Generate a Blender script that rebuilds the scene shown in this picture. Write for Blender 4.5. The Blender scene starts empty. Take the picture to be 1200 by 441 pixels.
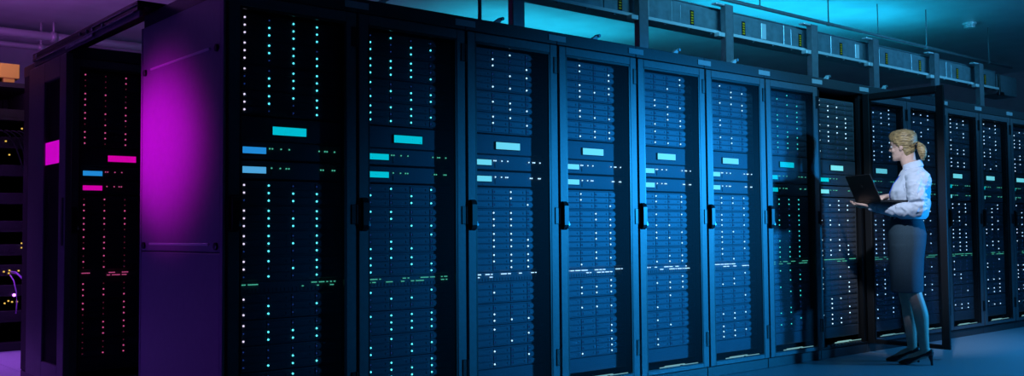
import bpy, bmesh, math, random
from mathutils import Vector, Matrix, noise

random.seed(7)
SC = bpy.context.scene
COL = SC.collection
PI = math.pi

# ------------------------------------------------------------------ camera
def make_camera():
    f, pit, yaw, roll = 1149.45, 0.0454, 0.7052, -0.0081
    F = Vector((math.sin(yaw)*math.cos(pit), math.cos(yaw)*math.cos(pit), math.sin(pit)))
    R = Vector((math.cos(yaw), -math.sin(yaw), 0))
    U = R.cross(F)
    R2 = R*math.cos(roll) + U*math.sin(roll)
    U2 = U*math.cos(roll) - R*math.sin(roll)
    cd = bpy.data.cameras.new('camera')
    cam = bpy.data.objects.new('camera', cd)
    COL.objects.link(cam)
    m = Matrix(((R2.x, U2.x, -F.x, -1.9228), (R2.y, U2.y, -F.y, -4.2956), (R2.z, U2.z, -F.z, 1.0102), (0, 0, 0, 1)))
    cam.matrix_world = m
    cd.sensor_width = 36.0
    cd.sensor_fit = 'HORIZONTAL'
    cd.lens = f/1200*36
    cd.clip_end = 100
    SC.camera = cam
make_camera()

# ------------------------------------------------------------------ world, exposure, room lamps
w = bpy.data.worlds.new('world'); SC.world = w; w.use_nodes = True
w.node_tree.nodes['Background'].inputs[0].default_value = (0.01, 0.03, 0.10, 1)
w.node_tree.nodes['Background'].inputs[1].default_value = 0.05
SC.view_settings.view_transform = 'Standard'
SC.view_settings.look = 'None'
SC.view_settings.exposure = 0.0
SC.view_settings.gamma = 1.0
SC.view_settings.use_curve_mapping = False

def spot(name, loc, target, color, power, angle, blend, radius):
    l = bpy.data.lights.new(name, 'SPOT'); l.color = color; l.energy = power
    l.spot_size = math.radians(angle); l.spot_blend = blend; l.shadow_soft_size = radius
    o = bpy.data.objects.new(name, l); COL.objects.link(o); o.location = loc
    o.rotation_euler = (Vector(target)-Vector(loc)).to_track_quat('-Z', 'Y').to_euler()
    return o

def area(name, loc, target, color, power, sx, sy, spread=180):
    l = bpy.data.lights.new(name, 'AREA'); l.color = color; l.energy = power
    l.shape = 'RECTANGLE'; l.size = sx; l.size_y = sy; l.spread = math.radians(spread)
    o = bpy.data.objects.new(name, l); COL.objects.link(o); o.location = loc
    o.rotation_euler = (Vector(target)-Vector(loc)).to_track_quat('-Z', 'Y').to_euler()
    return o

BLUE = (0.02, 0.32, 1.0)
CYAN = (0.0, 0.60, 1.0)
# blue floodlight down the aisle: lights the doors, throws the woman's shadow on the racks
spot('blue_floodlight', (9.9, -6.3, 1.85), (3.35, 0, 0.78), (0.010, 0.34, 0.95), 5000, 23, 1.0, 0.20)
# cool white spotlight picking out the woman
spot('white_spotlight', (2.9, -1.9, 3.15), (5.15, -0.62, 1.30), (0.64, 0.77, 1.0), 450, 24, 1.0, 0.08)
# soft blue over the aisle floor
area('floor_downlight', (7.4, -2.6, 3.2), (7.2, -2.0, 0), (0.03, 0.38, 0.95), 62, 2.4, 0.6, 80)
# cyan lamps up at the ceiling: two uplights behind the busway, one wash on its front
area('cyan_uplight', (6.9, 1.4, 2.5), (6.95, 1.55, 3.6), (0.01, 0.60, 1.0), 42, 2.6, 0.5)
area('cyan_uplight_rear', (5.3, 3.6, 2.5), (5.3, 3.7, 3.6), (0.01, 0.62, 0.92), 19, 2.2, 0.5, 140)
area('cyan_wash', (4.2, -1.6, 3.25), (4.9, 0.45, 2.62), (0.09, 0.54, 0.95), 20, 2.6, 0.15, 70)
area('cyan_wash_far', (7.6, -1.6, 3.25), (7.8, 0.45, 2.62), (0.09, 0.52, 1.0), 13, 2.6, 0.15, 70)
# magenta and violet lamps and an added fill in the side aisle, a warm one over the yellow duct
spot('magenta_spotlight', (-1.5, 1.6, 1.7), (0, 0.80, 1.48), (0.85, 0.0, 1.0), 215, 34, 1.0, 0.15)
area('violet_uplight', (-0.9, 4.2, 2.4), (-0.2, 4.6, 3.3), (0.62, 0.16, 1.0), 38, 1.2, 0.6, 130)
area('violet_floor_light', (-0.6, 4.4, 2.3), (0.1, 4.5, 0), (0.42, 0.10, 1.0), 22, 1.0, 0.4, 110)
area('violet_side_fill', (-3.4, 2.4, 0.5), (0, 0.7, 0.6), (0.18, 0.05, 1.0), 4, 0.8, 0.8, 90)  # unseen fill, added to tint the dim parts of the side panel
spot('warm_lamp', (-0.3, 4.2, 2.95), (0.2, 5.2, 2.50), (1.0, 0.80, 0.20), 12, 40, 0.6, 0.05)

# ------------------------------------------------------------------ materials
MATS = {}
def mat(name, base=(0.5, 0.5, 0.5), rough=0.5, metal=0.0, spec=0.5, noise_scale=0, noise_amt=0.0, bump=0.0, emit=None, strength=0.0, stretch=(1, 1, 1), coat=0.0):
    if name in MATS: return MATS[name]
    m = bpy.data.materials.new(name); m.use_nodes = True
    nt = m.node_tree; b = nt.nodes['Principled BSDF']
    b.inputs['Base Color'].default_value = (*base, 1)
    b.inputs['Roughness'].default_value = rough
    b.inputs['Metallic'].default_value = metal
    b.inputs['Specular IOR Level'].default_value = spec
    b.inputs['Coat Weight'].default_value = coat
    if emit:
        b.inputs['Emission Color'].default_value = (*emit, 1)
        b.inputs['Emission Strength'].default_value = strength
        try: m.cycles.emission_sampling = 'NONE'
        except Exception: pass
    if noise_scale:
        tc = nt.nodes.new('ShaderNodeTexCoord'); mp = nt.nodes.new('ShaderNodeMapping')
        mp.inputs['Scale'].default_value = stretch
        nz = nt.nodes.new('ShaderNodeTexNoise'); nz.inputs['Scale'].default_value = noise_scale
        nz.inputs['Detail'].default_value = 6
        nt.links.new(tc.outputs['Object'], mp.inputs['Vector']); nt.links.new(mp.outputs['Vector'], nz.inputs['Vector'])
        if noise_amt:
            rp = nt.nodes.new('ShaderNodeValToRGB')
            rp.color_ramp.elements[0].position = 0.3; rp.color_ramp.elements[1].position = 0.7
            lo = [max(0, c*(1-noise_amt)) for c in base]; hi = [min(1, c*(1+noise_amt)) for c in base]
            rp.color_ramp.elements[0].color = (*lo, 1); rp.color_ramp.elements[1].color = (*hi, 1)
            nt.links.new(nz.outputs['Fac'], rp.inputs['Fac']); nt.links.new(rp.outputs['Color'], b.inputs['Base Color'])
        if bump:
            bp = nt.nodes.new('ShaderNodeBump'); bp.inputs['Strength'].default_value = bump; bp.inputs['Distance'].default_value = 0.01
            nt.links.new(nz.outputs['Fac'], bp.inputs['Height']); nt.links.new(bp.outputs['Normal'], b.inputs['Normal'])
    MATS[name] = m
    return m

def glass_mat(name, tint, refl_rough=0.50, f0=0.004, fmax=0.2):
    # thin pane: clear transmission plus a soft Schlick reflection from its coated face
    m = bpy.data.materials.new(name); m.use_nodes = True
    nt = m.node_tree; nt.nodes.clear()
    out = nt.nodes.new('ShaderNodeOutputMaterial'); mx = nt.nodes.new('ShaderNodeMixShader')
    tr = nt.nodes.new('ShaderNodeBsdfTransparent'); gl = nt.nodes.new('ShaderNodeBsdfGlossy'); lw = nt.nodes.new('ShaderNodeLayerWeight')
    pw = nt.nodes.new('ShaderNodeMath'); pw.operation = 'POWER'; pw.inputs[1].default_value = 5
    mr = nt.nodes.new('ShaderNodeMapRange'); mr.inputs['To Min'].default_value = f0; mr.inputs['To Max'].default_value = fmax
    lw.inputs['Blend'].default_value = 0.5
    tr.inputs['Color'].default_value = (*tint, 1); gl.inputs['Roughness'].default_value = refl_rough
    nt.links.new(lw.outputs['Facing'], pw.inputs[0]); nt.links.new(pw.outputs[0], mr.inputs['Value']); nt.links.new(mr.outputs[0], mx.inputs[0])
    nt.links.new(tr.outputs[0], mx.inputs[1]); nt.links.new(gl.outputs[0], mx.inputs[2]); nt.links.new(mx.outputs[0], out.inputs[0])
    MATS[name] = m
    return m

M_RACK = mat('rack_powder_coat', (0.055, 0.058, 0.065), 0.42, 0.0, 0.4, 60, 0.12, 0.05)
M_DOOR = mat('door_frame_coat', (0.13, 0.135, 0.15), 0.40, 0.0, 0.5, 40, 0.10, 0.04)
M_PANEL = mat('side_panel_coat', (0.30, 0.30, 0.32), 0.38, 0.0, 0.5, 30, 0.05, 0.03)
M_INNER = mat('rack_inner_black', (0.010, 0.010, 0.012), 0.6)
M_BLACK = mat('black_plastic', (0.006, 0.006, 0.007), 0.35)
M_CHASSIS = mat('server_chassis', (0.105, 0.107, 0.118), 0.5, 0.0, 0.4)
M_CADDY = mat('drive_caddy', (0.095, 0.097, 0.108), 0.45, 0.0, 0.5, 90, 0.10, 0.0)
M_STEEL = mat('galvanised_steel', (0.32, 0.42, 0.46), 0.38, 0.7, 0.5, 14, 0.18, 0.05)
M_STEELDARK = mat('painted_post', (0.16, 0.18, 0.20), 0.45, 0.2, 0.5, 20, 0.15)
M_PALE = mat('pale_metal', (0.75, 0.78, 0.78), 0.35, 0.3)
M_PLATE = mat('label_plate', (0.50, 0.52, 0.54), 0.4, 0.0, 0.5, 80, 0.06)
M_GLASS = glass_mat('door_glass', (0.86, 0.90, 0.94))
M_GLASS2 = glass_mat('smoked_glass', (0.45, 0.45, 0.5))

def emis(name, c, s): return mat(name, (0.02, 0.02, 0.02), 0.4, emit=c, strength=s)
L_CYAN = emis('light_cyan', (0.10, 0.85, 0.95), 2.2)
L_WHITE = emis('light_ice', (0.50, 0.80, 1.0), 2.0)
L_GREEN = emis('light_green', (0.12, 0.80, 0.50), 0.7)
L_TEAL = emis('light_teal', (0.05, 0.75, 0.65), 1.4)
L_PINK = emis('light_pink', (1.0, 0.12, 0.35), 0.8)
L_DIMBLUE = emis('light_dim_blue', (0.02, 0.06, 0.30), 0.5)
L_DIMRED = emis('light_dim_red', (0.25, 0.02, 0.06), 0.5)
L_PALEPINK = emis('light_pale', (0.9, 0.75, 0.95), 1.4)
L_YELLOW = emis('light_amber', (1.0, 0.62, 0.10), 0.9)
L_VIOLET = emis('light_violet', (0.45, 0.12, 1.0), 6.0)
L_BLUE = emis('light_blue', (0.03, 0.22, 0.9), 1.2)
T_CYAN = emis('screen_cyan', (0.0, 0.62, 0.72), 1.0)
T_ICE = emis('screen_ice', (0.18, 0.78, 0.86), 1.0)
T_BLUE = emis('screen_blue', (0.02, 0.30, 0.75), 1.0)
T_SKY = emis('screen_sky', (0.10, 0.45, 0.80), 1.0)
T_PINK = emis('screen_pink', (0.85, 0.0, 0.42), 1.0)

# ------------------------------------------------------------------ mesh helpers
class MB:
    def __init__(s): s.v = []; s.f = []
    def add(s, vs, fs):
        n = len(s.v); s.v += [tuple(v) for v in vs]; s.f += [tuple(i+n for i in f) for f in fs]; return s
    def box(s, x0, x1, y0, y1, z0, z1):
        vs = [(x, y, z) for z in (z0, z1) for y in (y0, y1) for x in (x0, x1)]
        return s.add(vs, [(0, 2, 3, 1), (4, 5, 7, 6), (0, 1, 5, 4), (1, 3, 7, 5), (3, 2, 6, 7), (2, 0, 4, 6)])
    def cbox(s, x0, x1, y0, y1, z0, z1, c=0.003):
        # chamfered box
        bm = bmesh.new(); bmesh.ops.create_cube(bm, size=1)
        for v in bm.verts:
            v.co = Vector((x0 if v.co.x < 0 else x1, y0 if v.co.y < 0 else y1, z0 if v.co.z < 0 else z1))
        c = min(c, 0.45*min(abs(x1-x0), abs(y1-y0), abs(z1-z0)))
        bmesh.ops.bevel(bm, geom=list(bm.edges), offset=c, segments=1, affect='EDGES', profile=0.5)
        bm.verts.index_update()
        s.add([v.co[:] for v in bm.verts], [[v.index for v in f.verts] for f in bm.faces]); bm.free(); return s
    def tube(s, pts, r, n=8, cap=True):
        pts = [Vector(p) for p in pts]; rs = r if isinstance(r, (list, tuple)) else [r]*len(pts)
        rings = []
        ref = Vector((0, 0, 1))
        for i, p in enumerate(pts):
            d = (pts[min(i+1, len(pts)-1)]-pts[max(i-1, 0)]).normalized()
            a = d.cross(ref)
            if a.length < 1e-3: a = d.cross(Vector((0, 1, 0)))
            a.normalize(); b = d.cross(a)
            rings.append([p+(a*math.cos(2*PI*k/n)+b*math.sin(2*PI*k/n))*rs[i] for k in range(n)])
        return s.loft(rings, cap)
    def loft(s, rings, cap=True):
        n = len(rings[0]); vs = [v for r in rings for v in r]; fs = []
        for i in range(len(rings)-1):
            for k in range(n):
                fs.append((i*n+k, i*n+(k+1) % n, (i+1)*n+(k+1) % n, (i+1)*n+k))
        if cap: fs.append(tuple(range(n))[::-1]); fs.append(tuple((len(rings)-1)*n+k for k in range(n)))
        return s.add(vs, fs)
    def ell(s, c, r, n=14, m=9, rot=None):
        c = Vector(c); rings = []
        for i in range(m):
            t = -PI/2*0.97 + PI*0.97*i/(m-1)
            ring = []
            for k in range(n):
                a = 2*PI*k/n
                q = Vector((math.cos(t)*math.cos(a)*r[0], math.cos(t)*math.sin(a)*r[1], math.sin(t)*r[2]))
                if rot: q = rot @ q
                ring.append(c+q)
            rings.append(ring)
        return s.loft(rings)
    def mesh(s, name, m, smooth=False):
        me = bpy.data.meshes.new(name); me.from_pydata(s.v, [], s.f)
        bm = bmesh.new(); bm.from_mesh(me); bmesh.ops.recalc_face_normals(bm, faces=bm.faces); bm.to_mesh(me); bm.free()
        if m: me.materials.append(m)
        if smooth:
            for p in me.polygons: p.use_smooth = True
        return me
    def build(s, name, m, parent=None, smooth=False, loc=(0, 0, 0)):
        return link(name, s.mesh(name, m, smooth), parent, loc)

def link(name, me, parent=None, loc=(0, 0, 0)):
    o = bpy.data.objects.new(name, me); COL.objects.link(o); o.location = loc
    if parent: o.parent = parent
    return o
def tag(o, label, cat, group=None):
    o['label'] = label; o['category'] = cat
    if group: o['group'] = group
    return o
def thing(name, label, cat, loc=(0, 0, 0), rz=0, group=None):
    o = bpy.data.objects.new(name, None); COL.objects.link(o); o.location = loc; o.rotation_euler = (0, 0, rz)
    o.empty_display_size = 0.1
    return tag(o, label, cat, group)
def struct(o): o['kind'] = 'structure'; return o

ORD = ['first', 'second', 'third', 'fourth', 'fifth', 'sixth', 'seventh', 'eighth', 'ninth', 'tenth', 'eleventh', 'twelfth', 'thirteenth']

# ------------------------------------------------------------------ the room
CEIL = 3.3
M_FLOOR = mat('floor_vinyl', (0.30, 0.34, 0.38), 0.42, 0.0, 0.5, 120, 0.10, 0.03)
M_CEIL = mat('ceiling_paint', (0.50, 0.52, 0.54), 0.34, 0.0, 0.5, 3, 0.10, 0.02)
M_WALL = mat('wall_paint', (0.36, 0.38, 0.40), 0.6, 0.0, 0.4, 6, 0.08)
floor = struct(MB().box(-6, 14, -10, 8, -0.1, 0).build('floor', M_FLOOR))
ceil_ = struct(MB().box(-6, 14, -10, 8, CEIL, CEIL+0.1).build('ceiling', M_CEIL))
struct(MB().box(-6, 14, 7.4, 7.5, 0, CEIL).build('wall_back', M_WALL))
struct(MB().box(13.0, 13.1, -10, 7.4, 0, CEIL).build('wall_right', M_WALL))
struct(MB().box(-6.1, -6, -10, 7.4, 0, CEIL).build('wall_left', M_WALL))
struct(MB().box(-6, 13, -10.1, -10, 0, CEIL).build('wall_front', M_WALL))
# raised floor tiles in the side aisle, joints showing
M_TILE = mat('floor_tile', (0.46, 0.47, 0.50), 0.4, 0.0, 0.5, 90, 0.10)
tile_me = MB().cbox(0.003, 0.597, 0.003, 0.597, 0.0, 0.008, 0.002).mesh('floor_tile', M_TILE)
for i in range(4):
    for j in range(3):
        link('floor_tile', tile_me, floor, (-1.16+i*0.6, 3.23+j*0.6, 0))
# ceiling pipes by the back wall
M_PIPE = mat('pipe_paint', (0.50, 0.50, 0.52), 0.4, 0.2)
def hanging_pipe(name, label, y, z, r, x0, x1, hang, M_PIPE=M_PIPE):
    t = thing(name, label, 'pipe', (x0, y, z))
    MB().tube([(0, 0, 0), (x1-x0, 0, 0)], r, 14).build('pipe', M_PIPE, t, True)
    for hx in hang:
        MB().tube([(hx-x0, 0, r*0.6), (hx-x0, 0, CEIL-z)], min(0.012, r*0.5), 8).build('hanger_rod', M_PIPE, t, True)
        MB().tube([(hx-x0-0.03, 0, 0), (hx-x0+0.03, 0, 0)], r*1.25, 14).build('clamp', M_PIPE, t, True)
    return t
hanging_pipe('ceiling_pipe', 'thick painted pipe hung under the violet ceiling by the back wall', 6.8, 3.14, 0.045, -2.5, 4.0, (-0.9, 1.1, 3.1))
hanging_pipe('ceiling_pipe', 'thin painted pipe running beside the thick pipe by the back wall', 6.9, 3.03, 0.028, -2.5, 4.0, (-0.6, 1.0, 2.8))
hanging_pipe('ceiling_conduit', 'long steel conduit hung above the busway along the rack row', 0.62, 2.90, 0.013, 1.5, 10.0, (2.1, 4.05, 6.1, 7.95, 9.4), M_STEELDARK)
hanging_pipe('ceiling_conduit', 'steel conduit hung higher and behind the busway and its neighbour', 0.80, 2.98, 0.011, 1.5, 10.0, (3.3, 5.3, 7.3), M_STEELDARK)

# smoke detector
t = thing('smoke_detector', 'round white smoke detector on the ceiling above the rack row', 'smoke detector', (8.981, 0.637, CEIL))
MB().tube([(0, 0, 0.0), (0, 0, -0.02)], 0.075, 24).build('base', M_PALE, t)
MB().tube([(0, 0, -0.02), (0, 0, -0.045), (0, 0, -0.055)], [0.048, 0.048, 0.03], 24).build('sensor_head', M_PALE, t)
ring = MB()
for k in range(8):
    a = 2*PI*k/8
    ring.tube([(0.055*math.cos(a), 0.055*math.sin(a), -0.018), (0.055*math.cos(a), 0.055*math.sin(a), -0.05)], 0.005, 6)
ring.tube([(0, 0, -0.048), (0, 0, -0.056)], 0.06, 24)
ring.build('guard', M_PALE, t)

# ------------------------------------------------------------------ servers
SX0, SX1 = 0.100, 0.640            # server face across the rack
SY = 0.065                         # set back behind the door
BAY = 0.1295
def build_server_meshes():
    d = {}
    d['chassis'] = MB().box(SX0, SX1, 0.012, 0.70, 0.0005, 0.1195).box(SX0-0.004, SX1+0.004, 0.002, 0.014, 0.0005, 0.1195).mesh('chassis', M_CHASSIS)
    c = MB().cbox(0.001, BAY-0.001, -0.004, 0.012, 0.001, 0.0335, 0.002)
    c.box(0.016, BAY-0.010, -0.0065, -0.003, 0.010, 0.024)                    # latch lever
    c.box(BAY-0.030, BAY-0.012, -0.009, -0.006, 0.012, 0.022)                  # release tab
    d['caddy'] = c.mesh('drive_caddy', M_CADDY)
    p = MB()
    for r in range(3):
        for k in range(4):
            p.box(0.1085+k*BAY+0.001, 0.1085+(k+1)*BAY-0.001, -0.004, 0.012, 0.0055+r*0.0365+0.001, 0.0055+r*0.0365+0.0335)
    d['drive_panel'] = p.mesh('drive_panel', M_CADDY)
    p = MB().box(SX0, SX1, 0.012, 0.65, 0.002, 0.118).cbox(SX0-0.004, SX1+0.004, -0.002, 0.014, 0.003, 0.117)
    for k in range(9): p.box(SX0+0.015, SX1-0.015, -0.004, 0.0, 0.012+k*0.012, 0.016+k*0.012) if k not in (2, 3, 4, 5) else None
    d['display_body'] = p.mesh('chassis', M_CHASSIS)
    p = MB().box(SX0, SX1, 0.012, 0.65, 0.002, 0.088).cbox(SX0-0.004, SX1+0.004, -0.001, 0.014, 0.002, 0.088)
    p.box(SX0+0.16, SX0+0.40, -0.004, 0.0, 0.015, 0.045); p.box(SX0+0.01, SX1-0.01, -0.003, 0.0, 0.006, 0.010)
    d['control_body'] = p.mesh('chassis', M_CHASSIS)
    p = MB().box(SX0, SX1, 0.012, 0.55, 0.002, 0.058).cbox(SX0-0.004, SX1+0.004, -0.001, 0.014, 0.002, 0.058)
    for k in range(24): p.box(SX0+0.02+k*0.0212, SX0+0.036+k*0.0212, -0.003, 0.0, 0.008, 0.026)
    d['switch_body'] = p.mesh('chassis', M_CHASSIS)
    p = MB().cbox(SX0-0.004, SX1+0.004, 0.0, 0.012, 0.002, 0.090)
    for k in range(6): p.box(SX0+0.02, SX1-0.02, -0.003, 0.002, 0.012+k*0.013, 0.018+k*0.013)
    d['blank'] = p.mesh('blanking_panel', M_CHASSIS)
    return d
SM = build_server_meshes()
LEDX = [0.1180, 0.2450, 0.3750, 0.5050]
def dot(mb, x, z, r=0.0055, sq=False):
    if sq: mb.box(x-r, x+r, -0.0085, -0.002, z-r*0.55, z+r*0.55)
    else:
        mb.tube([(x, -0.003, z), (x, -0.0075, z), (x, -0.0095, z)], [r, r, r*0.55], 8)

R1 = {0: ['1011', '1111', '1111'], 1: ['1110', '1111', '1011'], 2: ['1011', '0111', '0111'], 3: ['1111', '1101', '1001'],
      4: ['1100', '1111', '0111'], 5: ['1101', '1111', '1111'], 6: ['1101', '1111', '0101'], 7: ['1101', '1011', '0101']}

def fill_rack(x0, y0, where, leds, tiles, seed, parts=True, pattern=None, rows=None, p=0.55):
    rnd = random.Random(seed)
    firsts = [2.049, 1.926, 1.802, 1.679, 1.246, 1.124, 1.003, 0.882, 0.704, 0.580, 0.457, 0.333]
    Y = y0+SY
    for i, z1 in enumerate(firsts):
        zb = z1-0.0965
        t = thing('storage_server', f'{ORD[i]} twelve-bay drive server from the top, {where}', 'server', (x0, Y, zb), 0, 'drive servers')
        link('chassis', SM['chassis'], t)
        if parts:
            for r in range(3):
                for k in range(4): link('drive_caddy', SM['caddy'], t, (0.1085+k*BAY, 0, 0.0055+r*0.0365))
        else: link('drive_panel', SM['drive_panel'], t)
        lit = {}
        for r in range(3):
            run = [rnd.random() < p for _ in range(4)]
            for k in range(4):
                on = run[k]
                if pattern and i in pattern: on = pattern[i][r][k] == '1'
                elif i >= 8 and rnd.random() < 0.22: on = False
                lit.setdefault(leds[k] if on else (L_DIMRED if rows is L_PINK else L_DIMBLUE), []).append((LEDX[k], 0.0965-r*0.0365))
        for m, ps in lit.items():
            mb = MB()
            for x, z in ps: dot(mb, x, z, 0.0047 if m not in (L_DIMBLUE, L_DIMRED) else 0.0035)
            o = mb.build('status_lights', m, t); o['kind'] = 'stuff'
    # unit with a lit display in the middle
    t = thing('display_unit', f'server unit with one wide lit display in the {where}', 'server', (x0, Y, 1.4585), 0, 'display units')
    link('chassis', SM['display_body'], t)
    s = MB().cbox(0.258, 0.448, -0.010, 0.0, 0.030, 0.078, 0.003).build('display_bezel', M_BLACK, t)
    MB().box(0.263, 0.443, -0.012, -0.009, 0.034, 0.074).build('lit_screen', tiles[0], s)
    # two control units with a lit display at the left
    for j, zb in enumerate((1.3695, 1.2755)):
        pos = 'upper' if j == 0 else 'lower'
        t = thing('control_unit', f'{pos} control unit with small lit display, {where}', 'server', (x0, Y, zb), 0, 'control units')
        link('chassis', SM['control_body'], t)
        s = MB().cbox(0.106, 0.232, -0.008, 0.0, 0.024, 0.062, 0.003).build('display_bezel', M_BLACK, t)
        MB().box(0.109, 0.229, -0.010, -0.007, 0.028, 0.059).build('lit_screen', tiles[1+j], s)
        mb = MB()
        for x in ([0.262, 0.276, 0.322, 0.366, 0.530, 0.563, 0.575, 0.618] if j == 0 else [0.272, 0.318, 0.350, 0.364, 0.540, 0.553, 0.606, 0.618]):
            dot(mb, x-0.012, 0.055, 0.0034)
        o = mb.build('status_lights', rows or L_GREEN, t); o['kind'] = 'stuff'
    # network switch with two rows of green lights
    t = thing('network_switch', f'network switch with two rows of small lights, {where}', 'network switch', (x0, Y, 0.7265), 0, 'network switches')
    link('chassis', SM['switch_body'], t)
    mb = MB()
    for zrow, prob in ((0.046, 0.62), (0.030, 0.45)):
        k = 0; on = True
        while k < 48:
            n = rnd.randint(1, 5)
            if rnd.random() < prob:
                for q in range(n):
                    if k+q < 48: dot(mb, 0.113+(k+q)*0.0105, zrow, 0.0036, True)
            k += n+1
    o = mb.build('port_lights', rows or L_GREEN, t); o['kind'] = 'stuff'
    # blank panel at the bottom
    t = link('blanking_panel', SM['blank'], None, (x0, Y, 0.144))
    tag(t, f'plain slotted blanking panel at the foot of the {where}', 'panel', 'blanking panels')

# ------------------------------------------------------------------ racks
RW, RD, RH = 0.7, 1.06, 2.217
def build_rack_meshes():
    d = {}
    f = MB()
    for x0, x1 in ((0.004, 0.075), (0.662, 0.696)):
        f.box(x0, x1, 0.03, 0.062, 0.075, 2.14); f.box(x0, x1, 0.98, 1.04, 0.075, 2.14)
    f.box(0.004, 0.696, 0.006, 1.055, 0.078, 0.088)
    d['frame'] = f.mesh('frame', M_INNER)
    d['wall'] = MB().box(0.0, 0.012, 0.03, 1.04, 0.085, 2.14).mesh('inner_wall', M_INNER)
    d['header'] = MB().cbox(0.0005, 0.6995, 0.0, RD, 2.142, RH, 0.003).mesh('top_cover', M_RACK)
    d['plinth'] = MB().cbox(0.002, 0.698, 0.012, RD-0.01, 0.0, 0.072, 0.003).mesh('plinth', M_RACK)
    d['back'] = MB().box(0.004, 0.696, 1.045, 1.058, 0.08, 2.14).mesh('back_panel', M_INNER)
    d['label'] = MB().box(0.0, 0.070, -0.004, 0.0, 2.163, 2.197).mesh('label_plate', M_PLATE)
    v = MB()
    v.box(0.22, 0.42, 0.022, 0.030, 0.108, 0.114); v.box(0.30, 0.50, 0.046, 0.056, 0.108, 0.114); v.box(0.46, 0.62, 0.030, 0.036, 0.108, 0.112)
    d['glow_streak'] = v.mesh('foot_glow_streak', emis('streak_glow', (0.30, 0.62, 0.60), 0.7))  # pale streaks of light at the rack foot, put in as glow
    v = MB()
    for k in range(10): v.box(0.10+k*0.052, 0.135+k*0.052, 0.018, 0.062, 0.088, 0.100)
    d['ledge'] = v.mesh('foot_ledge', M_CHASSIS)
    # door, hinge line at local x = 0.0, opening to -x side, thickness towards -y
    W = 0.684
    dr = MB()
    dr.cbox(-W, -W+0.056, -0.006, 0.018, 0, 2.058, 0.003); dr.cbox(-0.058, 0, -0.006, 0.018, 0, 2.058, 0.003)
    dr.cbox(-W+0.056, -0.058, -0.006, 0.018, 0, 0.030, 0.003); dr.cbox(-W+0.056, -0.058, -0.006, 0.018, 2.008, 2.058, 0.003)
    d['door'] = dr.mesh('door', M_DOOR)
    d['glass'] = MB().box(-W+0.050, -0.052, -0.002, 0.002, 0.026, 2.014).mesh('glass_pane', M_GLASS)
    g = MB()
    for a, b in ((-W+0.056, -W+0.066), (-0.068, -0.058)): g.box(a, b, -0.004, 0.010, 0.034, 2.008)
    g.box(-W+0.056, -0.058, -0.004, 0.010, 0.030, 0.034); g.box(-W+0.056, -0.058, -0.004, 0.010, 1.996, 2.008)
    d['gasket'] = g.mesh('gasket', M_BLACK)
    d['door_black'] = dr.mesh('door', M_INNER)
    h = MB()
    prof = [(-0.006, 0.0), (-0.024, 0.010), (-0.030, 0.03), (-0.030, 0.145), (-0.022, 0.165), (-0.006, 0.172)]
    ring0 = [Vector((-W+0.012, y, 0.945+z)) for y, z in prof]; ring1 = [Vector((-W+0.046, y, 0.945+z)) for y, z in prof]
    h.loft([ring0, ring1])
    d['handle'] = h.mesh('handle', M_BLACK)
    k = MB().tube([(-W+0.049, -0.012, 0.978), (-W+0.049, -0.030, 0.978)], 0.007, 10).box(-W+0.0465, -W+0.0505, -0.028, -0.012, 0.984, 0.996)
    d['key'] = k.mesh('key_lock', M_PALE)
    hg = MB().cbox(-0.030, 0.004, -0.011, -0.005, -0.05, 0.05, 0.002).tube([(0.001, -0.010, -0.05), (0.001, -0.010, 0.05)], 0.005, 8)
    d['hinge'] = hg.mesh('hinge', M_BLACK)
    return d
RM = build_rack_meshes()

def make_rack(x0, y0, label, open_deg=0.0, label_left=True, group='server racks in the long row', strip=True):
    t = thing('server_rack', label, 'server rack', (x0, y0, 0), 0, group)
    for k in ('frame', 'header', 'plinth', 'back', 'ledge') + (('glow_streak',) if strip else ()):
        link({'header': 'top_cover', 'back': 'back_panel', 'glow_streak': 'foot_glow_streak', 'ledge': 'foot_ledge'}.get(k, k), RM[k], t)
    link('inner_wall', RM['wall'], t); link('inner_wall', RM['wall'], t, (0.688, 0, 0))
    if label_left: link('label_plate', RM['label'], t)
    link('label_plate', RM['label'], t, (0.63, 0, 0))
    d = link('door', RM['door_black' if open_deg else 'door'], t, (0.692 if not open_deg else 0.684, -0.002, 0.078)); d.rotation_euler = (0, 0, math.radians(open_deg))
    link('glass_pane', RM['glass'], d); link('gasket', RM['gasket'], d)
    hd = link('handle', RM['handle'], d); link('key_lock', RM['key'], d)
    for z in (0.19, 1.03, 1.935): link('hinge', RM['hinge'], d, (0, 0, z))
    return t

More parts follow.
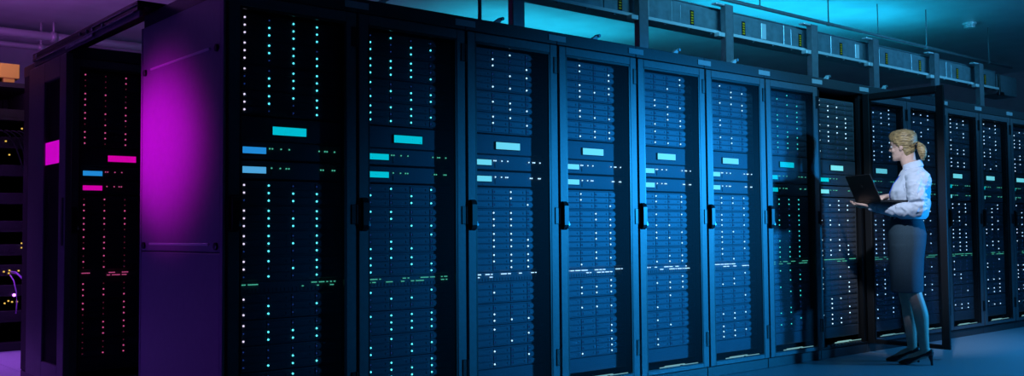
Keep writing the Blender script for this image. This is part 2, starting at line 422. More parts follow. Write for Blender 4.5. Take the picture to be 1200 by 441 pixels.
N = 13
for n in range(N):
    where = f'{ORD[n]} rack from the magenta side panel'
    if n == 0: lab = 'server rack at the row end, its side panel lit magenta, glass door closed'
    elif n == 7: lab = f'{ORD[n]} server rack from the magenta side panel, its glass door standing open'
    else: lab = f'{ORD[n]} server rack from the magenta side panel, its glass door closed'
    rk = make_rack(n*RW, 0, lab, 90.0 if n == 7 else 0.0, n > 0)
    if n == 0:
        # outer side panel in two sections with grip slots and latches
        for z0, z1, nm in ((0.93, 2.139, 'side_panel'), (0.02, 0.924, 'side_panel')):
            sp = MB().cbox(-0.012, 0.0, 0.035, RD-0.02, z0, z1, 0.004).build(nm, M_PANEL, rk)
            if z0 > 0.5:
                for z in (1.895, 0.965):
                    MB().cbox(-0.020, -0.011, 0.15, 0.91, z-0.006, z+0.006, 0.002).build('grip_strip', M_PALE, sp)
                    for y in (0.072, 0.995):
                        MB().tube([(-0.0115, y, z-0.008), (-0.022, y, z-0.008), (-0.024, y, z-0.008)], [0.018, 0.018, 0.012], 14).build('latch', M_BLACK, sp)
        fr = MB().cbox(-0.014, 0.0, 0.0, 0.034, 0.0, 2.139, 0.003).cbox(-0.014, 0.0, RD-0.019, RD, 0.0, 2.139, 0.003)
        fr.build('corner_post', M_PANEL, rk)
    if n == 0: leds, tiles, rows = [L_PALEPINK, L_CYAN, L_CYAN, L_CYAN], [T_CYAN, T_BLUE, T_SKY], L_GREEN
    elif n == 1: leds, tiles, rows = [L_CYAN]*4, [T_CYAN, T_CYAN, T_CYAN], L_GREEN
    elif n == 6: leds, tiles, rows = [L_TEAL]*4, [T_CYAN, T_CYAN, T_CYAN], L_GREEN
    else: leds, tiles, rows = [L_WHITE]*4, [T_ICE, T_ICE if n < 7 else T_CYAN, T_ICE], (L_WHITE if 1 < n < 6 else L_GREEN)
    fill_rack(n*RW, 0, where, leds, tiles, 100+n, parts=(n < 9), pattern=R1 if n == 0 else None, rows=rows)

# rack of the second row, facing the row end across the side aisle
make_rack(-0.06, 2.2, 'server rack with pink lights behind the sliding glass door', 0.0, False, 'server racks in the second row', False)
fill_rack(-0.06, 2.2, 'pink-lit rack behind the sliding door', [L_PINK]*4, [T_PINK, T_BLUE, T_PINK], 55, True, None, L_PINK, 0.6)

# ------------------------------------------------------------------ sliding aisle door and its rail
t = thing('sliding_door', 'sliding aisle door with a tall narrow window and small glowing magenta patch', 'door', (-0.085, 2.10, 0.0))
fr = MB()
fr.cbox(-0.02, 0.02, 0.0, 0.13, 0.09, 2.15, 0.004).cbox(-0.02, 0.02, 0.47, 0.84, 0.09, 2.15, 0.004)
fr.cbox(-0.02, 0.02, 0.13, 0.47, 0.09, 0.20, 0.004).cbox(-0.02, 0.02, 0.13, 0.47, 2.02, 2.15, 0.004)
fr.build('door_frame', M_DOOR, t)
gp = MB().box(-0.006, 0.006, 0.125, 0.475, 0.195, 2.025).build('glass_pane', M_GLASS2, t)
MB().box(-0.0085, -0.0062, 0.132, 0.468, 1.475, 1.62).build('glow_patch', emis('glow_magenta', (0.55, 0.0, 0.50), 1.0), gp)  # bright magenta patch on the pane, its light put in as glow
for y in (0.08, 0.74):
    MB().tube([(0.0, y, 2.10), (0.0, y, 2.164)], 0.009, 10).build('hanger', M_STEEL, t)
MB().cbox(-0.028, -0.019, 0.02, 0.05, 0.95, 1.25, 0.004).build('pull_handle', M_BLACK, t)

t = thing('sliding_door_rail', 'long black overhead rail carrying the sliding aisle door', 'door rail', (-0.10, 0.88, 2.165))
L = 2.0
MB().cbox(0.0, 0.165, 0.0, L, 0.056, 0.088, 0.003).cbox(0.0, 0.038, 0.0, L, 0.035, 0.056, 0.002).build('rail_cover', M_BLACK, t)
MB().cbox(0.010, 0.020, 0.0, L, 0.0, 0.036, 0.002).build('rail_track', M_STEELDARK, t)
MB().cbox(-0.004, 0.002, 0.06, L-0.1, 0.030, 0.037, 0.001).cbox(-0.004, 0.002, 0.02, 0.75, 0.062, 0.066, 0.001).build('rail_lip', M_STEEL, t)
MB().cbox(-0.006, 0.006, 0.72, 1.25, 0.008, 0.026, 0.002).build('closer_arm', M_STEEL, t)
for k, y in enumerate((0.55, 0.72, 0.83, 0.95)):
    MB().tube([(-0.010, y, 0.045+0.004*k), (0.002, y, 0.045+0.004*k)], 0.011, 10).build('roller', M_STEEL, t)
MB().cbox(-0.004, 0.0, L-0.10, L-0.07, 0.048, 0.075, 0.002).build('end_cap_mark', M_PALE, t)
MB().cbox(0.020, 0.036, 0.02, 0.10, 0.01, 0.036, 0.003).build('mount_bracket', M_STEELDARK, t)

# ------------------------------------------------------------------ far open rack with cables, and the yellow cable duct on it
t = thing('patch_rack', 'dark open rack with amber lights and hanging cables behind sliding door', 'server rack', (-0.20, 5.2, 0))
f = MB()
for x in (0.0, 0.66):
    for y in (0.0, 0.9): f.box(x, x+0.05, y, y+0.05, 0.0, 2.38)
f.box(0, 0.71, 0, 0.95, 2.34, 2.38).box(0, 0.71, 0, 0.95, 0.0, 0.07).box(0, 0.71, 0.93, 0.95, 0.07, 2.34).box(0.0, 0.01, 0.05, 0.9, 0.07, 2.34).box(0.70, 0.71, 0.05, 0.9, 0.07, 2.34)
f.build('frame', M_INNER, t)
for k, z in enumerate((0.25, 0.48, 0.66, 0.84, 1.05, 1.3, 1.55, 1.8, 2.05)):
    pp = MB().cbox(0.05, 0.66, 0.06, 0.5, z, z+0.10, 0.003)
    for q in range(12): pp.box(0.08+q*0.046, 0.115+q*0.046, 0.057, 0.061, z+0.03, z+0.06)
    pp.build('patch_panel', M_INNER, t)
am = MB(); rnd = random.Random(4)
for x, z in ((0.49, 0.70), (0.535, 0.71), (0.53, 0.685), (0.57, 0.69), (0.61, 0.705), (0.50, 0.42), (0.53, 0.44), (0.56, 0.43), (0.60, 0.43), (0.632, 0.95), (0.632, 0.91), (0.62, 1.98), (0.49, 1.86), (0.52, 1.74)):
    am.box(x-0.006, x+0.006, 0.045, 0.057, z-0.006, z+0.006)
am.build('status_lights', L_YELLOW, t)['kind'] = 'stuff'
MB().ell((0.575, 0.045, 0.49), (0.014, 0.008, 0.014)).build('violet_lamp', L_VIOLET, t)
MB().ell((0.655, -0.006, 1.98), (0.012, 0.006, 0.012)).build('blue_lamp', L_BLUE, t)
M_CABLE = mat('violet_cable', (0.50, 0.25, 0.65), 0.45)
for pts in ([(0.545, 0.05, 0.70), (0.57, -0.02, 0.695), (0.61, -0.04, 0.655), (0.645, -0.04, 0.60), (0.67, -0.02, 0.55)],
            [(0.55, 0.05, 0.69), (0.58, -0.03, 0.68), (0.62, -0.05, 0.63), (0.655, -0.05, 0.57), (0.675, -0.02, 0.52)],
            [(0.54, 0.05, 0.67), (0.555, -0.02, 0.62), (0.575, -0.03, 0.52), (0.58, -0.03, 0.42), (0.575, -0.02, 0.33)]):
    MB().tube(pts, 0.006, 6).build('cable', M_CABLE, t, True)
for k in range(4):
    pts = [(0.42+0.05*k+0.22*q/6, 0.0, 1.95-0.40*(q/6)+0.12*math.sin(PI*q/6)) for q in range(7)]
    MB().tube(pts, 0.007, 6).build('cable', M_INNER, t, True)
t = thing('cable_duct', 'yellow cable duct lying on top of the dark open rack', 'cable duct', (-0.6, 5.2, 2.385))
MB().cbox(0.0, 0.985, 0.0, 0.35, 0.035, 0.165, 0.006).build('duct_body', mat('duct_yellow', (0.62, 0.50, 0.05), 0.5), t)
for x in (0.72, 0.86): MB().cbox(x, x+0.09, 0.02, 0.33, 0.0, 0.04, 0.004).build('duct_foot', mat('duct_yellow', (0.62, 0.50, 0.05), 0.5), t)

# grey duct box and wall trunking beyond, under the violet ceiling
t = thing('junction_box', 'grey wall box on the back wall beyond the door rail', 'wall box', (1.2, 7.25, 2.80))
MB().cbox(0.0, 0.62, 0.0, 0.15, 0.0, 0.24, 0.01).build('box_body', M_PIPE, t)
MB().cbox(0.02, 0.60, -0.012, 0.0, 0.02, 0.22, 0.006).build('box_cover', M_PIPE, t)

# ------------------------------------------------------------------ busway on posts above the row
t = thing('busway', 'long steel busway with yellow and black stickers above the racks', 'busway', (0, 0.45, 2.545))
BP = 0.72
M_STK = mat('sticker_yellow', (1.0, 0.42, 0.0), 0.5)
pan = MB().cbox(0.003, BP-0.003, 0.0, 0.12, 0.012, 0.195, 0.003).mesh('tray_panel', M_STEEL)
pan2 = MB().cbox(0.003, BP-0.003, 0.0, 0.12, 0.012, 0.195, 0.003).cbox(0.10, 0.19, -0.006, 0.0, 0.03, 0.17, 0.002).mesh('tray_panel', M_STEEL)
cov = MB().cbox(0, 0.065, -0.006, 0.0, 0.035, 0.165, 0.002).mesh('access_cover', M_PALE)
stk = MB().box(0, 0.045, -0.003, 0.0, 0.0, 0.112).mesh('sticker', M_BLACK)
bar = MB()
for k in range(5): bar.box(0.010, 0.036, -0.0045, -0.003, 0.010+k*0.020, 0.020+k*0.020)
bar = bar.mesh('sticker_marks', M_STK)
pan_end = MB().cbox(0.003, 0.415, 0.0, 0.12, 0.012, 0.195, 0.003).mesh('tray_panel', M_STEEL)
for k in range(-2, 9):
    x = 3.132+BP*k
    pn = link('tray_panel', pan_end if k == 8 else (pan2 if k % 2 else pan), t, (x-0.16, 0, 0))
    s = link('sticker', stk, pn, (0.14 if k % 2 == 0 else 0.215, 0, 0.035)); link('sticker_marks', bar, pn, s.location)
    if k % 2 == 0 and k < 8: link('access_cover', cov, pn, (0.40, 0, 0))
fl = MB().cbox(1.5, 9.15, -0.035, 0.13, 0.0, 0.012, 0.002)
MB().cbox(1.5, 9.15, -0.039, -0.034, -0.004, 0.020, 0.002).build('flange_lip', M_PALE, t)  # edge highlight put into a paler metal than the flange
fl.build('bottom_flange', M_STEEL, t)
MB().cbox(1.5, 9.15, -0.010, 0.13, 0.195, 0.203, 0.002).build('top_flange', M_STEEL, t)
bl = MB()
for k in range(28): bl.tube([(1.7+k*0.27, -0.020, -0.012), (1.7+k*0.27, -0.020, 0.0)], 0.010, 6)
bl.build('bolts', M_STEEL, t)['kind'] = 'stuff'
t = thing('feed_box', 'dark feed box closing the far end of the busway', 'box', (9.16, 0.43, 2.50))
MB().cbox(0, 0.50, 0.0, 0.25, 0.0, 0.22, 0.006).build('box_body', M_STEELDARK, t)
MB().cbox(-0.02, 0.10, -0.03, 0.0, -0.02, 0.02, 0.004).cbox(0.0, 0.03, -0.02, 0.0, -0.02, 0.22, 0.003).build('clamp', M_BLACK, t)

def post(X, top, rackno, tall):
    lab = f'steel busway support post standing on the {ORD[rackno]} rack from the magenta panel'
    t = thing('busway_post', lab, 'support post', (X, 0.385, RH), 0, 'busway support posts')
    h = top-RH
    p = MB().cbox(-0.05, 0.05, -0.035, -0.029, 0, h, 0.002).cbox(-0.05, -0.044, -0.035, 0.012, 0, h, 0.002).cbox(0.044, 0.05, -0.035, 0.012, 0, h, 0.002)
    p.build('post', M_STEELDARK, t)
    MB().cbox(-0.09, 0.09, -0.06, 0.05, 0.0, 0.006, 0.002).build('base_plate', M_STEEL, t)
    MB().cbox(0.052, 0.14, -0.03, 0.02, 0.0, 0.012, 0.002).cbox(0.052, 0.064, -0.03, 0.02, 0.0, 0.06, 0.002).tube([(0.10, -0.01, 0.01), (0.10, -0.01, 0.035)], 0.012, 6).build('foot_bracket', M_PALE, t)
    MB().cbox(-0.12, -0.05, -0.03, 0.02, 0.290, 0.322, 0.002).build('support_arm', M_PALE, t)
    if not tall: MB().cbox(-0.15, 0.05, -0.03, 0.022, h-0.012, h, 0.002).build('top_arm', M_PALE, t)
    return t
for X, top in ((2.10, CEIL), (3.275, CEIL), (4.262, 2.765), (5.441, 2.765), (6.446, 2.765), (7.61, 2.765), (8.595, 2.765)):
    post(X, top, int(X/RW), top == CEIL)
t = thing('threaded_rod', 'thin threaded rod hanging from the ceiling onto the third rack', 'rod', (1.82, 0.395, RH))
MB().tube([(0, 0, 0), (0, 0, CEIL-RH)], 0.012, 8).build('rod', M_STEELDARK, t)
MB().tube([(0, 0, 0.0), (0, 0, 0.02)], 0.026, 6).build('nut', M_STEEL, t)
for X in (0.88, 1.67, 2.47, 3.25, 3.90, 5.12, 6.02):
    t = thing('lifting_lug', f'small bright lifting lug on top of the {ORD[int(X/RW)]} rack from the magenta panel', 'lug', (X, 0.06, RH), 0, 'lifting lugs on the rack tops')
    MB().cbox(-0.045, 0.030, -0.018, 0.018, 0, 0.006, 0.002).build('plate', M_PALE, t)
    MB().add([(-0.03, -0.012, 0.006), (0.02, -0.012, 0.006), (0.05, -0.012, 0.045), (0.03, -0.012, 0.045), (-0.03, 0.012, 0.006), (0.02, 0.012, 0.006), (0.05, 0.012, 0.045), (0.03, 0.012, 0.045)],
             [(0, 1, 2, 3), (7, 6, 5, 4), (0, 4, 5, 1), (1, 5, 6, 2), (2, 6, 7, 3), (3, 7, 4, 0)]).build('tab', M_PALE, t)
    MB().tube([(0.04, -0.02, 0.038), (0.04, 0.02, 0.038)], 0.011, 8).build('bolt', M_STEEL, t)

# ------------------------------------------------------------------ the woman: local x = where she faces, y = her left (towards the aisle), z = up
WX, WY = 5.2, -0.575
WROT = math.radians(120)
person = thing('person', 'woman in light shirt and dark pencil skirt holding an open laptop', 'person', (WX, WY, 0), WROT)

def ring(z, xf, xb, hw, n=28, e=2.3, yc=0.0, tilt=0.0):
    c = (xf+xb)/2; a = (xf-xb)/2; out = []
    for k in range(n):
        t = 2*PI*k/n; cs, sn = math.cos(t), math.sin(t)
        x = a*math.copysign(abs(cs)**(2/e), cs); y = hw*math.copysign(abs(sn)**(2/e), sn)
        out.append(Vector((c+x, yc+y, z+tilt*x)))
    return out

def carry(c):                        # upper body carried a little further back over the hips
    t = min(1.0, max(0.0, (c[2]-1.04)/0.15)); t = t*t*(3-2*t)
    return Vector((c[0]-0.042*t, c[1], c[2]))
class LB(MB):
    def mesh(s, name, m, smooth=False):
        s.v = [tuple(carry(v)) for v in s.v]
        return MB.mesh(s, name, m, smooth)
def remesh(mb, voxel, smooth_iter=4, shape=None):
    me = mb.mesh('tmp', None)
    o = bpy.data.objects.new('tmp', me); COL.objects.link(o)
    md = o.modifiers.new('r', 'REMESH'); md.mode = 'VOXEL'; md.voxel_size = voxel
    if smooth_iter:
        sm = o.modifiers.new('s', 'SMOOTH'); sm.factor = 0.5; sm.iterations = smooth_iter
    dg = bpy.context.evaluated_depsgraph_get()
    out = bpy.data.meshes.new_from_object(o.evaluated_get(dg))
    bpy.data.objects.remove(o)
    if shape:
        for v in out.vertices: v.co = shape(v.co)
    for p in out.polygons: p.use_smooth = True
    return out

M_SKIN = mat('skin', (0.72, 0.46, 0.36), 0.5, 0.0, 0.35, 40, 0.06, 0.02)
M_STOCK = M_SKIN
M_SHIRT = mat('shirt_cotton', (0.62, 0.67, 0.76), 0.75, 0.0, 0.25, 18, 0.05, 0.10)
M_SKIRT = mat('skirt_wool', (0.045, 0.080, 0.105), 0.85, 0.0, 0.2, 150, 0.12, 0.10)
M_HAIR = mat('blond_hair', (0.36, 0.25, 0.11), 0.40, 0.0, 0.5, 45, 0.65, 0.6, stretch=(0.35, 2.2, 2.2))
M_SHOE = mat('black_leather', (0.008, 0.008, 0.010), 0.28)

HX, HZ = 0.066, 1.540               # head origin (under the chin)
HY = math.radians(-17)              # head turned a little to her right
HT = math.radians(6)                # looking down a little
def hd(p):                          # head frame -> person frame
    x, y, z = p
    x, y = x*math.cos(HY)-y*math.sin(HY), x*math.sin(HY)+y*math.cos(HY)
    zz = z-0.06
    return Vector((HX + x*math.cos(HT)+zz*math.sin(HT), y, HZ+0.06 + zz*math.cos(HT)-x*math.sin(HT)))
HEAD = [(0.000, 0.080, 0.034, 0.020), (0.008, 0.087, 0.008, 0.034), (0.022, 0.0875, -0.018, 0.047), (0.045, 0.087, -0.045, 0.055),
        (0.065, 0.087, -0.064, 0.060), (0.085, 0.086, -0.076, 0.064), (0.105, 0.082, -0.086, 0.068), (0.118, 0.086, -0.091, 0.070),
        (0.135, 0.091, -0.095, 0.073), (0.155, 0.090, -0.097, 0.074), (0.175, 0.083, -0.093, 0.072), (0.195, 0.067, -0.079, 0.062),
        (0.210, 0.043, -0.055, 0.045), (0.222, 0.012, -0.02, 0.02)]
def limb(mb, pts, rs, n=16, sub=4):
    P = [Vector(p) for p in pts]; out = []; rr = []
    for i in range(len(P)-1):
        p0 = P[max(i-1, 0)]; p1 = P[i]; p2 = P[i+1]; p3 = P[min(i+2, len(P)-1)]
        for k in range(sub):
            t = k/sub
            out.append(0.5*((2*p1)+(p2-p0)*t+(2*p0-5*p1+4*p2-p3)*t*t+(3*p1-p0-3*p2+p3)*t**3)); rr.append(rs[i]*(1-t)+rs[i+1]*t)
    out.append(P[-1]); rr.append(rs[-1])
    mb.tube(out, rr, n)
    mb.ell(P[-1], (rs[-1],)*3, 12, 7)

body = LB()
body.loft([[hd(v) for v in ring(z, xf, xb, hw, 28, 2.1)] for z, xf, xb, hw in HEAD])
# nose, lips, brow, chin, ears
nose = []
for z, x, wd in ((0.128, 0.083, 0.006), (0.112, 0.092, 0.007), (0.098, 0.101, 0.0085), (0.086, 0.111, 0.011), (0.078, 0.108, 0.013), (0.073, 0.095, 0.012)):
    nose.append([hd((x, 0, z)), hd((x-0.004, wd*0.8, z)), hd((x-0.018, wd*1.3, z)), hd((0.065, wd, z)), hd((0.065, -wd, z)), hd((x-0.018, -wd*1.3, z)), hd((x-0.004, -wd*0.8, z))])
body.loft(nose)
body.ell(hd((0.085, 0, 0.053)), (0.009, 0.020, 0.0055)); body.ell(hd((0.083, 0, 0.041)), (0.009, 0.017, 0.006))
body.ell(hd((0.078, 0, 0.014)), (0.014, 0.018, 0.012))
for s in (-1, 1):
    body.ell(hd((-0.004, s*0.070, 0.098)), (0.016, 0.010, 0.030), rot=Matrix.Rotation(math.radians(-12), 3, 'Y'))
    body.ell(hd((0.060, s*0.036, 0.080)), (0.022, 0.020, 0.022))
# neck, torso core, hips
limb(body, [(-0.012, 0, 1.40), (0.004, 0, 1.46), (0.034, 0, 1.52), (0.046, 0, 1.60)], [0.064, 0.058, 0.056, 0.056])
body.loft([ring(z, xf, xb, hw) for z, xf, xb, hw in ((0.93, 0.10, -0.08, 0.13), (1.05, 0.09, -0.07, 0.12), (1.15, 0.10, -0.06, 0.115), (1.30, 0.12, -0.09, 0.14), (1.40, 0.08, -0.085, 0.15), (1.45, 0.05, -0.06, 0.09))])
# legs
NEAR, FAR = 0.080, -0.075
LEGS = {1: [(0.02, 0.075, 0.95), (0.018, 0.072, 0.75), (-0.018, 0.074, 0.54), (-0.046, 0.077, 0.44), (-0.062, 0.079, 0.36), (-0.072, NEAR, 0.22), (-0.080, NEAR, 0.12), (-0.082, NEAR, 0.09)],
        -1: [(0.03, -0.075, 0.95), (0.035, -0.072, 0.75), (0.036, -0.072, 0.54), (0.018, -0.074, 0.44), (0.010, -0.075, 0.36), (0.004, FAR, 0.22), (-0.002, FAR, 0.12), (-0.002, FAR, 0.09)]}
for s in (1, -1):
    limb(body, LEGS[s], [0.080, 0.068, 0.054, 0.051, 0.053, 0.040, 0.034, 0.036], 18)
    ax, ay = (-0.085, NEAR) if s == 1 else (0.0, FAR)
    body.ell((ax-0.012, ay, 0.095), (0.034, 0.030, 0.036)); body.ell((ax, ay, 0.115), (0.036, 0.037, 0.02))
    limb(body, [(ax, ay, 0.085), (ax+0.06, ay, 0.062), (ax+0.12, ay, 0.026), (ax+0.165, ay, 0.020)], [0.034, 0.032, 0.026, 0.014])
# arms
ARML = [(0.0, 0.165, 1.405), (-0.005, 0.205, 1.29), (-0.008, 0.220, 1.165), (0.12, 0.185, 1.160), (0.27, 0.125, 1.180), (0.315, 0.108, 1.186)]
ARMR = [(0.0, -0.165, 1.405), (-0.01, -0.205, 1.29), (0.0, -0.215, 1.170), (0.08, -0.15, 1.20), (0.165, -0.07, 1.245), (0.195, -0.040, 1.256)]
limb(body, ARML, [0.046, 0.042, 0.038, 0.036, 0.027, 0.024]); limb(body, ARMR, [0.046, 0.042, 0.038, 0.036, 0.027, 0.024])
def hand(mb, wrist, fwd, up, thumb_side, curl, spread=0.05, flip=1):
    w_ = Vector(wrist); f = Vector(fwd).normalized(); u = Vector(up); u = (u-f*u.dot(f)).normalized(); sd = u.cross(f)
    def P(a, b, c): return w_+f*a+sd*b+u*c
    limb(mb, [P(-0.01, 0, 0), P(0.03, 0.012, 0), P(0.075, 0.026, 0)], [0.022, 0.018, 0.014], 10)
    limb(mb, [P(-0.01, 0, 0), P(0.03, -0.012, 0), P(0.072, -0.026, 0)], [0.022, 0.018, 0.014], 10)
    limb(mb, [P(0.0, 0, 0), P(0.04, 0, 0), P(0.078, 0, 0)], [0.022, 0.018, 0.014], 10)
    for k, ln in enumerate((0.066, 0.078, 0.074, 0.058)):
        b = (k-1.5)*0.0195*thumb_side*-1; a0 = 0.080-abs(k-1.2)*0.004
        pts = [P(a0-0.02, b, 0)]; ang = 0.0; pos = Vector((a0, 0)); pts.append(P(a0, b, 0))
        for seg in (0.42, 0.32, 0.26):
            ang += curl
            pos = pos+Vector((math.cos(ang), math.sin(ang)))*ln*seg*1.0
            pts.append(P(pos.x, b*(1+spread*(pos.x-a0)*20), pos.y))
        limb(mb, pts, [0.0095, 0.0092, 0.0085, 0.0078, 0.0068], 8, 2)
    ts = thumb_side
    limb(mb, [P(0.012, ts*0.020, 0.0), P(0.040, ts*0.044, 0.008), P(0.068, ts*0.055, 0.014), P(0.090, ts*0.056, 0.020)], [0.014, 0.0115, 0.0095, 0.0078], 8, 2)
# left hand: palm up beneath the laptop, fingers closing over its far edge; right hand: fingers on the keys
hand(body, (0.318, 0.106, 1.190), (0.93, -0.25, 0.0), (0.0, 0, 1), 1, 0.30)
hand(body, (0.198, -0.036, 1.262), (0.55, 0.82, -0.10), (0, 0, -1), 1, 0.26)
bme = remesh(body, 0.0042, 3); bme.materials.append(M_SKIN); bme.name = 'body'
link('body', bme, person)

# eyes and glasses
for s in (-1, 1):
    e = LB().ell(hd((0.0755, s*0.031, 0.110)), (0.010, 0.013, 0.008)).build('eye', mat('eye_white', (0.75, 0.75, 0.75), 0.2), person, True)
    LB().ell(hd((0.0845, s*0.031, 0.110)), (0.002, 0.0055, 0.0055)).build('iris', mat('iris_blue', (0.05, 0.10, 0.16), 0.2), e, True)
gm = LB()
for s in (-1, 1):
    pts = [hd((0.098, s*0.033+0.023*math.cos(a), 0.106+0.017*math.sin(a))) for a in [2*PI*k/18 for k in range(19)]]
    gm.tube(pts, 0.0011, 6, False)
    gm.tube([hd((0.096, s*0.056, 0.112)), hd((0.06, s*0.071, 0.114)), hd((0.0, s*0.078, 0.114))], 0.0011, 6)
gm.tube([hd((0.100, -0.010, 0.108)), hd((0.102, 0, 0.111)), hd((0.100, 0.010, 0.108))], 0.0011, 6)
gm.build('eyeglasses', M_BLACK, person, True)

# hair: swept back over the skull into a ponytail
def hairline(z): return -0.026 if z < 0.07 else (-0.024+0.060*(z-0.07)/0.055 if z < 0.125 else 0.036+(z-0.125)*1.5)
hm = LB(); rings = []
HAIR = [(0.015, 0.01, -0.044, 0.040), (0.035, 0.03, -0.060, 0.048), (0.060, 0.05, -0.074, 0.057)] + [(z, xf, xb, hw) for z, xf, xb, hw in HEAD if z > 0.07]
for z, xf, xb, hw in HAIR:
    k = 0.013 if z > 0.09 else 0.008
    rr = []
    for v in ring(z, xf+k, xb-k, hw+k*0.9, 40, 2.05):
        lim = hairline(z)
        if v.x > lim:
            q = min(1.0, (v.x-lim)/0.018); c = Vector(((xf+xb)/2, 0, z)); inner = c+(v-c)*0.80
            v = v.lerp(inner, q)
        rr.append(hd((v.x, v.y, v.z+(0.010 if z > 0.15 else 0))))
    rings.append(rr)
hm.loft(rings)
hm.ell(hd((0.030, 0.0, 0.185)), (0.066, 0.066, 0.044)); hm.ell(hd((-0.015, 0, 0.165)), (0.092, 0.082, 0.066))
limb(hm, [hd((-0.088, 0, 0.098)), hd((-0.118, 0.004, 0.092)), hd((-0.132, 0.008, 0.062)), hd((-0.136, 0.010, 0.026)), hd((-0.132, 0.012, -0.006)), hd((-0.136, 0.012, -0.022))], [0.026, 0.024, 0.033, 0.031, 0.020, 0.007])
def strand(c):
    n = noise.noise(Vector((c.x*14, c.y*95, (c.z+c.x*0.5)*95)))
    return c+Vector((n*0.0022, n*0.0030, n*0.0026))
hme = remesh(hm, 0.0042, 2, strand); hme.materials.append(M_HAIR)
hair = link('hair', hme, person)
LB().tube([hd((-0.100+0.012*k, 0.0, 0.094)) for k in range(-1, 2)], [0.027, 0.029, 0.027], 16).build('hair_tie', M_BLACK, hair, True)

# shirt
sh = LB()
TORSO = ((1.480, 0.060, -0.060, 0.066), (1.455, 0.080, -0.080, 0.105), (1.432, 0.094, -0.096, 0.155), (1.40, 0.112, -0.108, 0.180), (1.35, 0.142, -0.112, 0.184),
         (1.30, 0.166, -0.110, 0.172), (1.26, 0.166, -0.104, 0.164), (1.21, 0.148, -0.106, 0.156), (1.16, 0.132, -0.104, 0.152), (1.11, 0.134, -0.108, 0.158), (1.085, 0.130, -0.100, 0.155))
sh.loft([ring(z, xf, xb, hw, 36, 2.25) for z, xf, xb, hw in TORSO])
limb(sh, [(p[0], p[1], p[2]) for p in ARML[:5]]+[(0.300, 0.113, 1.184)], [0.066, 0.062, 0.060, 0.054, 0.038, 0.034], 20)
limb(sh, [(p[0], p[1], p[2]) for p in ARMR[:5]]+[(0.182, -0.052, 1.252)], [0.066, 0.060, 0.058, 0.050, 0.036, 0.033], 20)
sh.ell((-0.018, 0.218, 1.155), (0.056, 0.052, 0.056)); sh.ell((-0.03, 0.18, 1.36), (0.075, 0.055, 0.085))
def wrinkle(c):
    z = c.z
    def ridge(p): return 1-2.2*abs(noise.noise(p))
    n = noise.noise(Vector((c.x*9+c.z*10, c.y*9, c.z*15)))*0.008
    if abs(c.y) > 0.165 or c.x > 0.10 and z < 1.22:      # sleeves: long folds running down the arm, short ones at the bend
        n += 0.0075*ridge(Vector((c.x*24+z*9, c.y*12, z*6.5))) + 0.0055*ridge(Vector((c.x*16+z*22, c.y*10+3, z*20-c.x*18)))
    else:                                                # front and back: upright folds drawn in to the waistband
        n += 0.0055*ridge(Vector((c.x*15, c.y*17, z*4))) + 0.003*ridge(Vector((c.x*8+z*12, c.y*9, z*14)))
    d = Vector((c.x-0.02, c.y*0.8, 0)); 
    if abs(c.y) > 0.17: d = Vector((c.x+0.02, c.y-math.copysign(0.21, c.y), 0.3*(c.z-1.2)))
    if d.length > 1e-4: d.normalize()
    return c+d*n
sme = remesh(sh, 0.005, 3, wrinkle); sme.materials.append(M_SHIRT)
shirt = link('shirt', sme, person)
# collar and buttons
cl = LB()
n = 30; ro = []; ri = []; rt = []; rb = []
for k in range(n):
    a = math.radians(24)+(2*PI-math.radians(48))*k/(n-1)
    lean = 0.030*math.cos(a)
    bx, by = 0.006+0.070*math.cos(a), 0.068*math.sin(a)
    tx, ty = 0.012+0.060*math.cos(a), 0.060*math.sin(a)
    drop = 0.030*max(0, math.cos(a))**2
    ri.append(Vector((bx*0.96, by*0.96, 1.460-lean*0.5))); rt.append(Vector((tx, ty, 1.520-lean*0.55)))
    ro.append(Vector((tx+0.010*math.cos(a), ty+0.010*math.sin(a), 1.514-lean*0.6))); rb.append(Vector((bx+0.008*math.cos(a), by+0.008*math.sin(a), 1.474-lean*0.6-drop)))
for A, B in ((ri, rt), (rt, ro), (ro, rb), (rb, ri)):
    cl.add(A+B, [(k, k+1, n+k+1, n+k) for k in range(n-1)])
cl.add([ri[0], rt[0], ro[0], rb[0]], [(0, 1, 2, 3)]); cl.add([ri[-1], rt[-1], ro[-1], rb[-1]], [(0, 1, 2, 3)])
cl.build('collar', M_SHIRT, shirt, True)
for z, x in ((1.42, 0.103), (1.37, 0.134), (1.32, 0.160), (1.25, 0.166), (1.19, 0.143)):
    LB().tube([(x-0.002, 0, z), (x+0.004, 0, z)], 0.006, 8).build('button', M_PALE, shirt)
# lanyard
ln = LB()
for s in (-1, 1):
    pts = [(0.010, s*0.066, 1.478), (0.06, s*0.072, 1.456), (0.112, s*0.048, 1.405), (0.150, s*0.030, 1.35), (0.176, s*0.012, 1.29), (0.172, s*0.006, 1.24)]
    ln.tube(pts, 0.0032, 6)
ln.build('lanyard', mat('lanyard_blue', (0.02, 0.10, 0.55), 0.6), person, True)

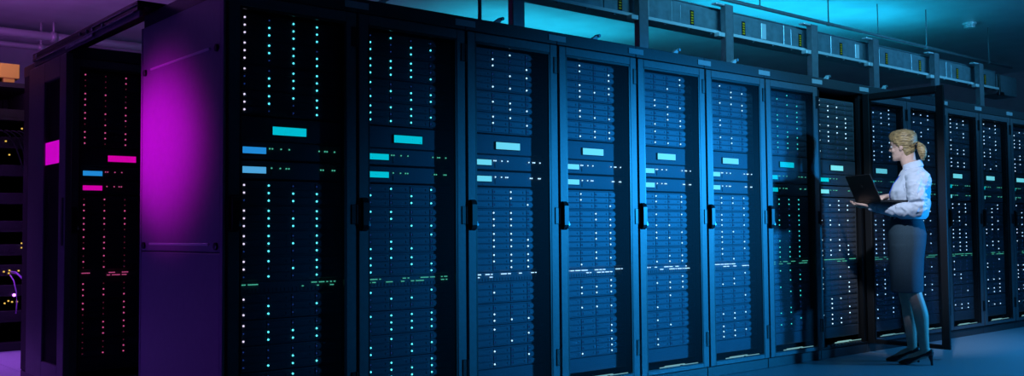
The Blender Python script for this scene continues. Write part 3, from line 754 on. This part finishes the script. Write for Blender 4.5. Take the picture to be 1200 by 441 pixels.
# skirt
sk = MB()
SK = ((1.118, 0.122, -0.090, 0.142), (1.10, 0.127, -0.094, 0.148), (1.05, 0.144, -0.106, 0.164), (0.97, 0.154, -0.120, 0.180), (0.88, 0.154, -0.112, 0.182), (0.78, 0.150, -0.098, 0.176), (0.68, 0.148, -0.092, 0.168), (0.60, 0.146, -0.090, 0.160), (0.545, 0.144, -0.088, 0.156), (0.535, 0.142, -0.086, 0.154))
sk.loft([ring(z, xf, xb, hw, 48, 2.3) for z, xf, xb, hw in SK])
def drape(c):
    if c.z < 0.9 and c.z > 0.55:
        return c+Vector((c.x, c.y, 0)).normalized()*0.005*noise.noise(Vector((c.x*8, c.y*8, c.z*5)))
    return c
kme = remesh(sk, 0.008, 2, drape); kme.materials.append(M_SKIRT)
skirt = link('skirt', kme, person)
MB().loft([ring(z, xf+0.004, xb-0.004, hw+0.004, 48, 2.3) for z, xf, xb, hw in SK[:2]]).build('waistband', M_SKIRT, skirt, True)

# high-heeled shoes
for ax, ay in ((-0.085, NEAR), (0.0, FAR)):
    so = MB(); up = []
    S = [(-0.052, 0.076, 0.118, 0.020), (-0.040, 0.070, 0.120, 0.031), (-0.010, 0.066, 0.108, 0.036), (0.03, 0.056, 0.086, 0.037), (0.07, 0.034, 0.066, 0.040), (0.11, 0.008, 0.052, 0.044), (0.145, 0.004, 0.042, 0.040), (0.172, 0.004, 0.030, 0.026), (0.188, 0.005, 0.018, 0.010)]
    for x, zb, zt, hw in S:
        r = []
        for k in range(16):
            t = 2*PI*k/16
            r.append(Vector((ax+x, ay+hw*math.copysign(abs(math.cos(t))**0.75, math.cos(t)), (zb+zt)/2+(zt-zb)/2*math.copysign(abs(math.sin(t))**0.75, math.sin(t)))))
        up.append(r)
    shoe = so.loft(up).build('shoe', M_SHOE, person, True)
    h_ = MB()
    h_.tube([(ax-0.030, ay, 0.095), (ax-0.036, ay, 0.060), (ax-0.042, ay, 0.025), (ax-0.043, ay, 0.0)], [0.028, 0.017, 0.009, 0.009], 12)
    h_.build('heel', M_SHOE, shoe, True)

# ------------------------------------------------------------------ laptop in her hands
lt = thing('laptop', 'open black laptop held by the woman in the light shirt', 'laptop', (0, 0, 0))
lt.matrix_world = Matrix.Translation((WX, WY, 0)) @ Matrix.Rotation(WROT, 4, 'Z') @ Matrix.Translation((0.376, 0.030, 1.212)) @ Matrix.Rotation(math.atan2(0.848, -0.53), 4, 'Z')
# local: x along the hinge (0.33), y towards the user is +y
M_LAP = mat('laptop_black', (0.020, 0.020, 0.022), 0.42)
base = MB().cbox(0.0, 0.33, 0.0, 0.225, 0.0, 0.016, 0.004).build('base', M_LAP, lt)
kb = MB()
for r in range(5):
    for k in range(13): kb.box(0.022+k*0.022, 0.040+k*0.022, 0.030+r*0.020, 0.046+r*0.020, 0.016, 0.0185)
o = kb.build('keyboard', M_BLACK, base); o['kind'] = 'stuff'
MB().box(0.12, 0.21, 0.145, 0.205, 0.016, 0.0168).build('touchpad', M_BLACK, base)
lid = MB().cbox(0.0, 0.33, -0.009, 0.0, 0.0, 0.212, 0.003).build('screen_lid', M_LAP, lt, loc=(0, 0.004, 0.016))
lid.rotation_euler = (math.radians(24), 0, 0)
MB().box(0.012, 0.318, 0.0, 0.001, 0.016, 0.200).build('screen', emis('laptop_screen', (0.55, 0.75, 1.0), 1.6), lid)
MB().tube([(0.165, -0.0085, 0.12), (0.165, -0.0105, 0.12)], 0.012, 16).build('emblem', mat('emblem_grey', (0.05, 0.05, 0.055), 0.3), lid)
MB().tube([(0.03, 0.004, 0.014), (0.30, 0.004, 0.014)], 0.006, 8).build('hinge', M_BLACK, lt)
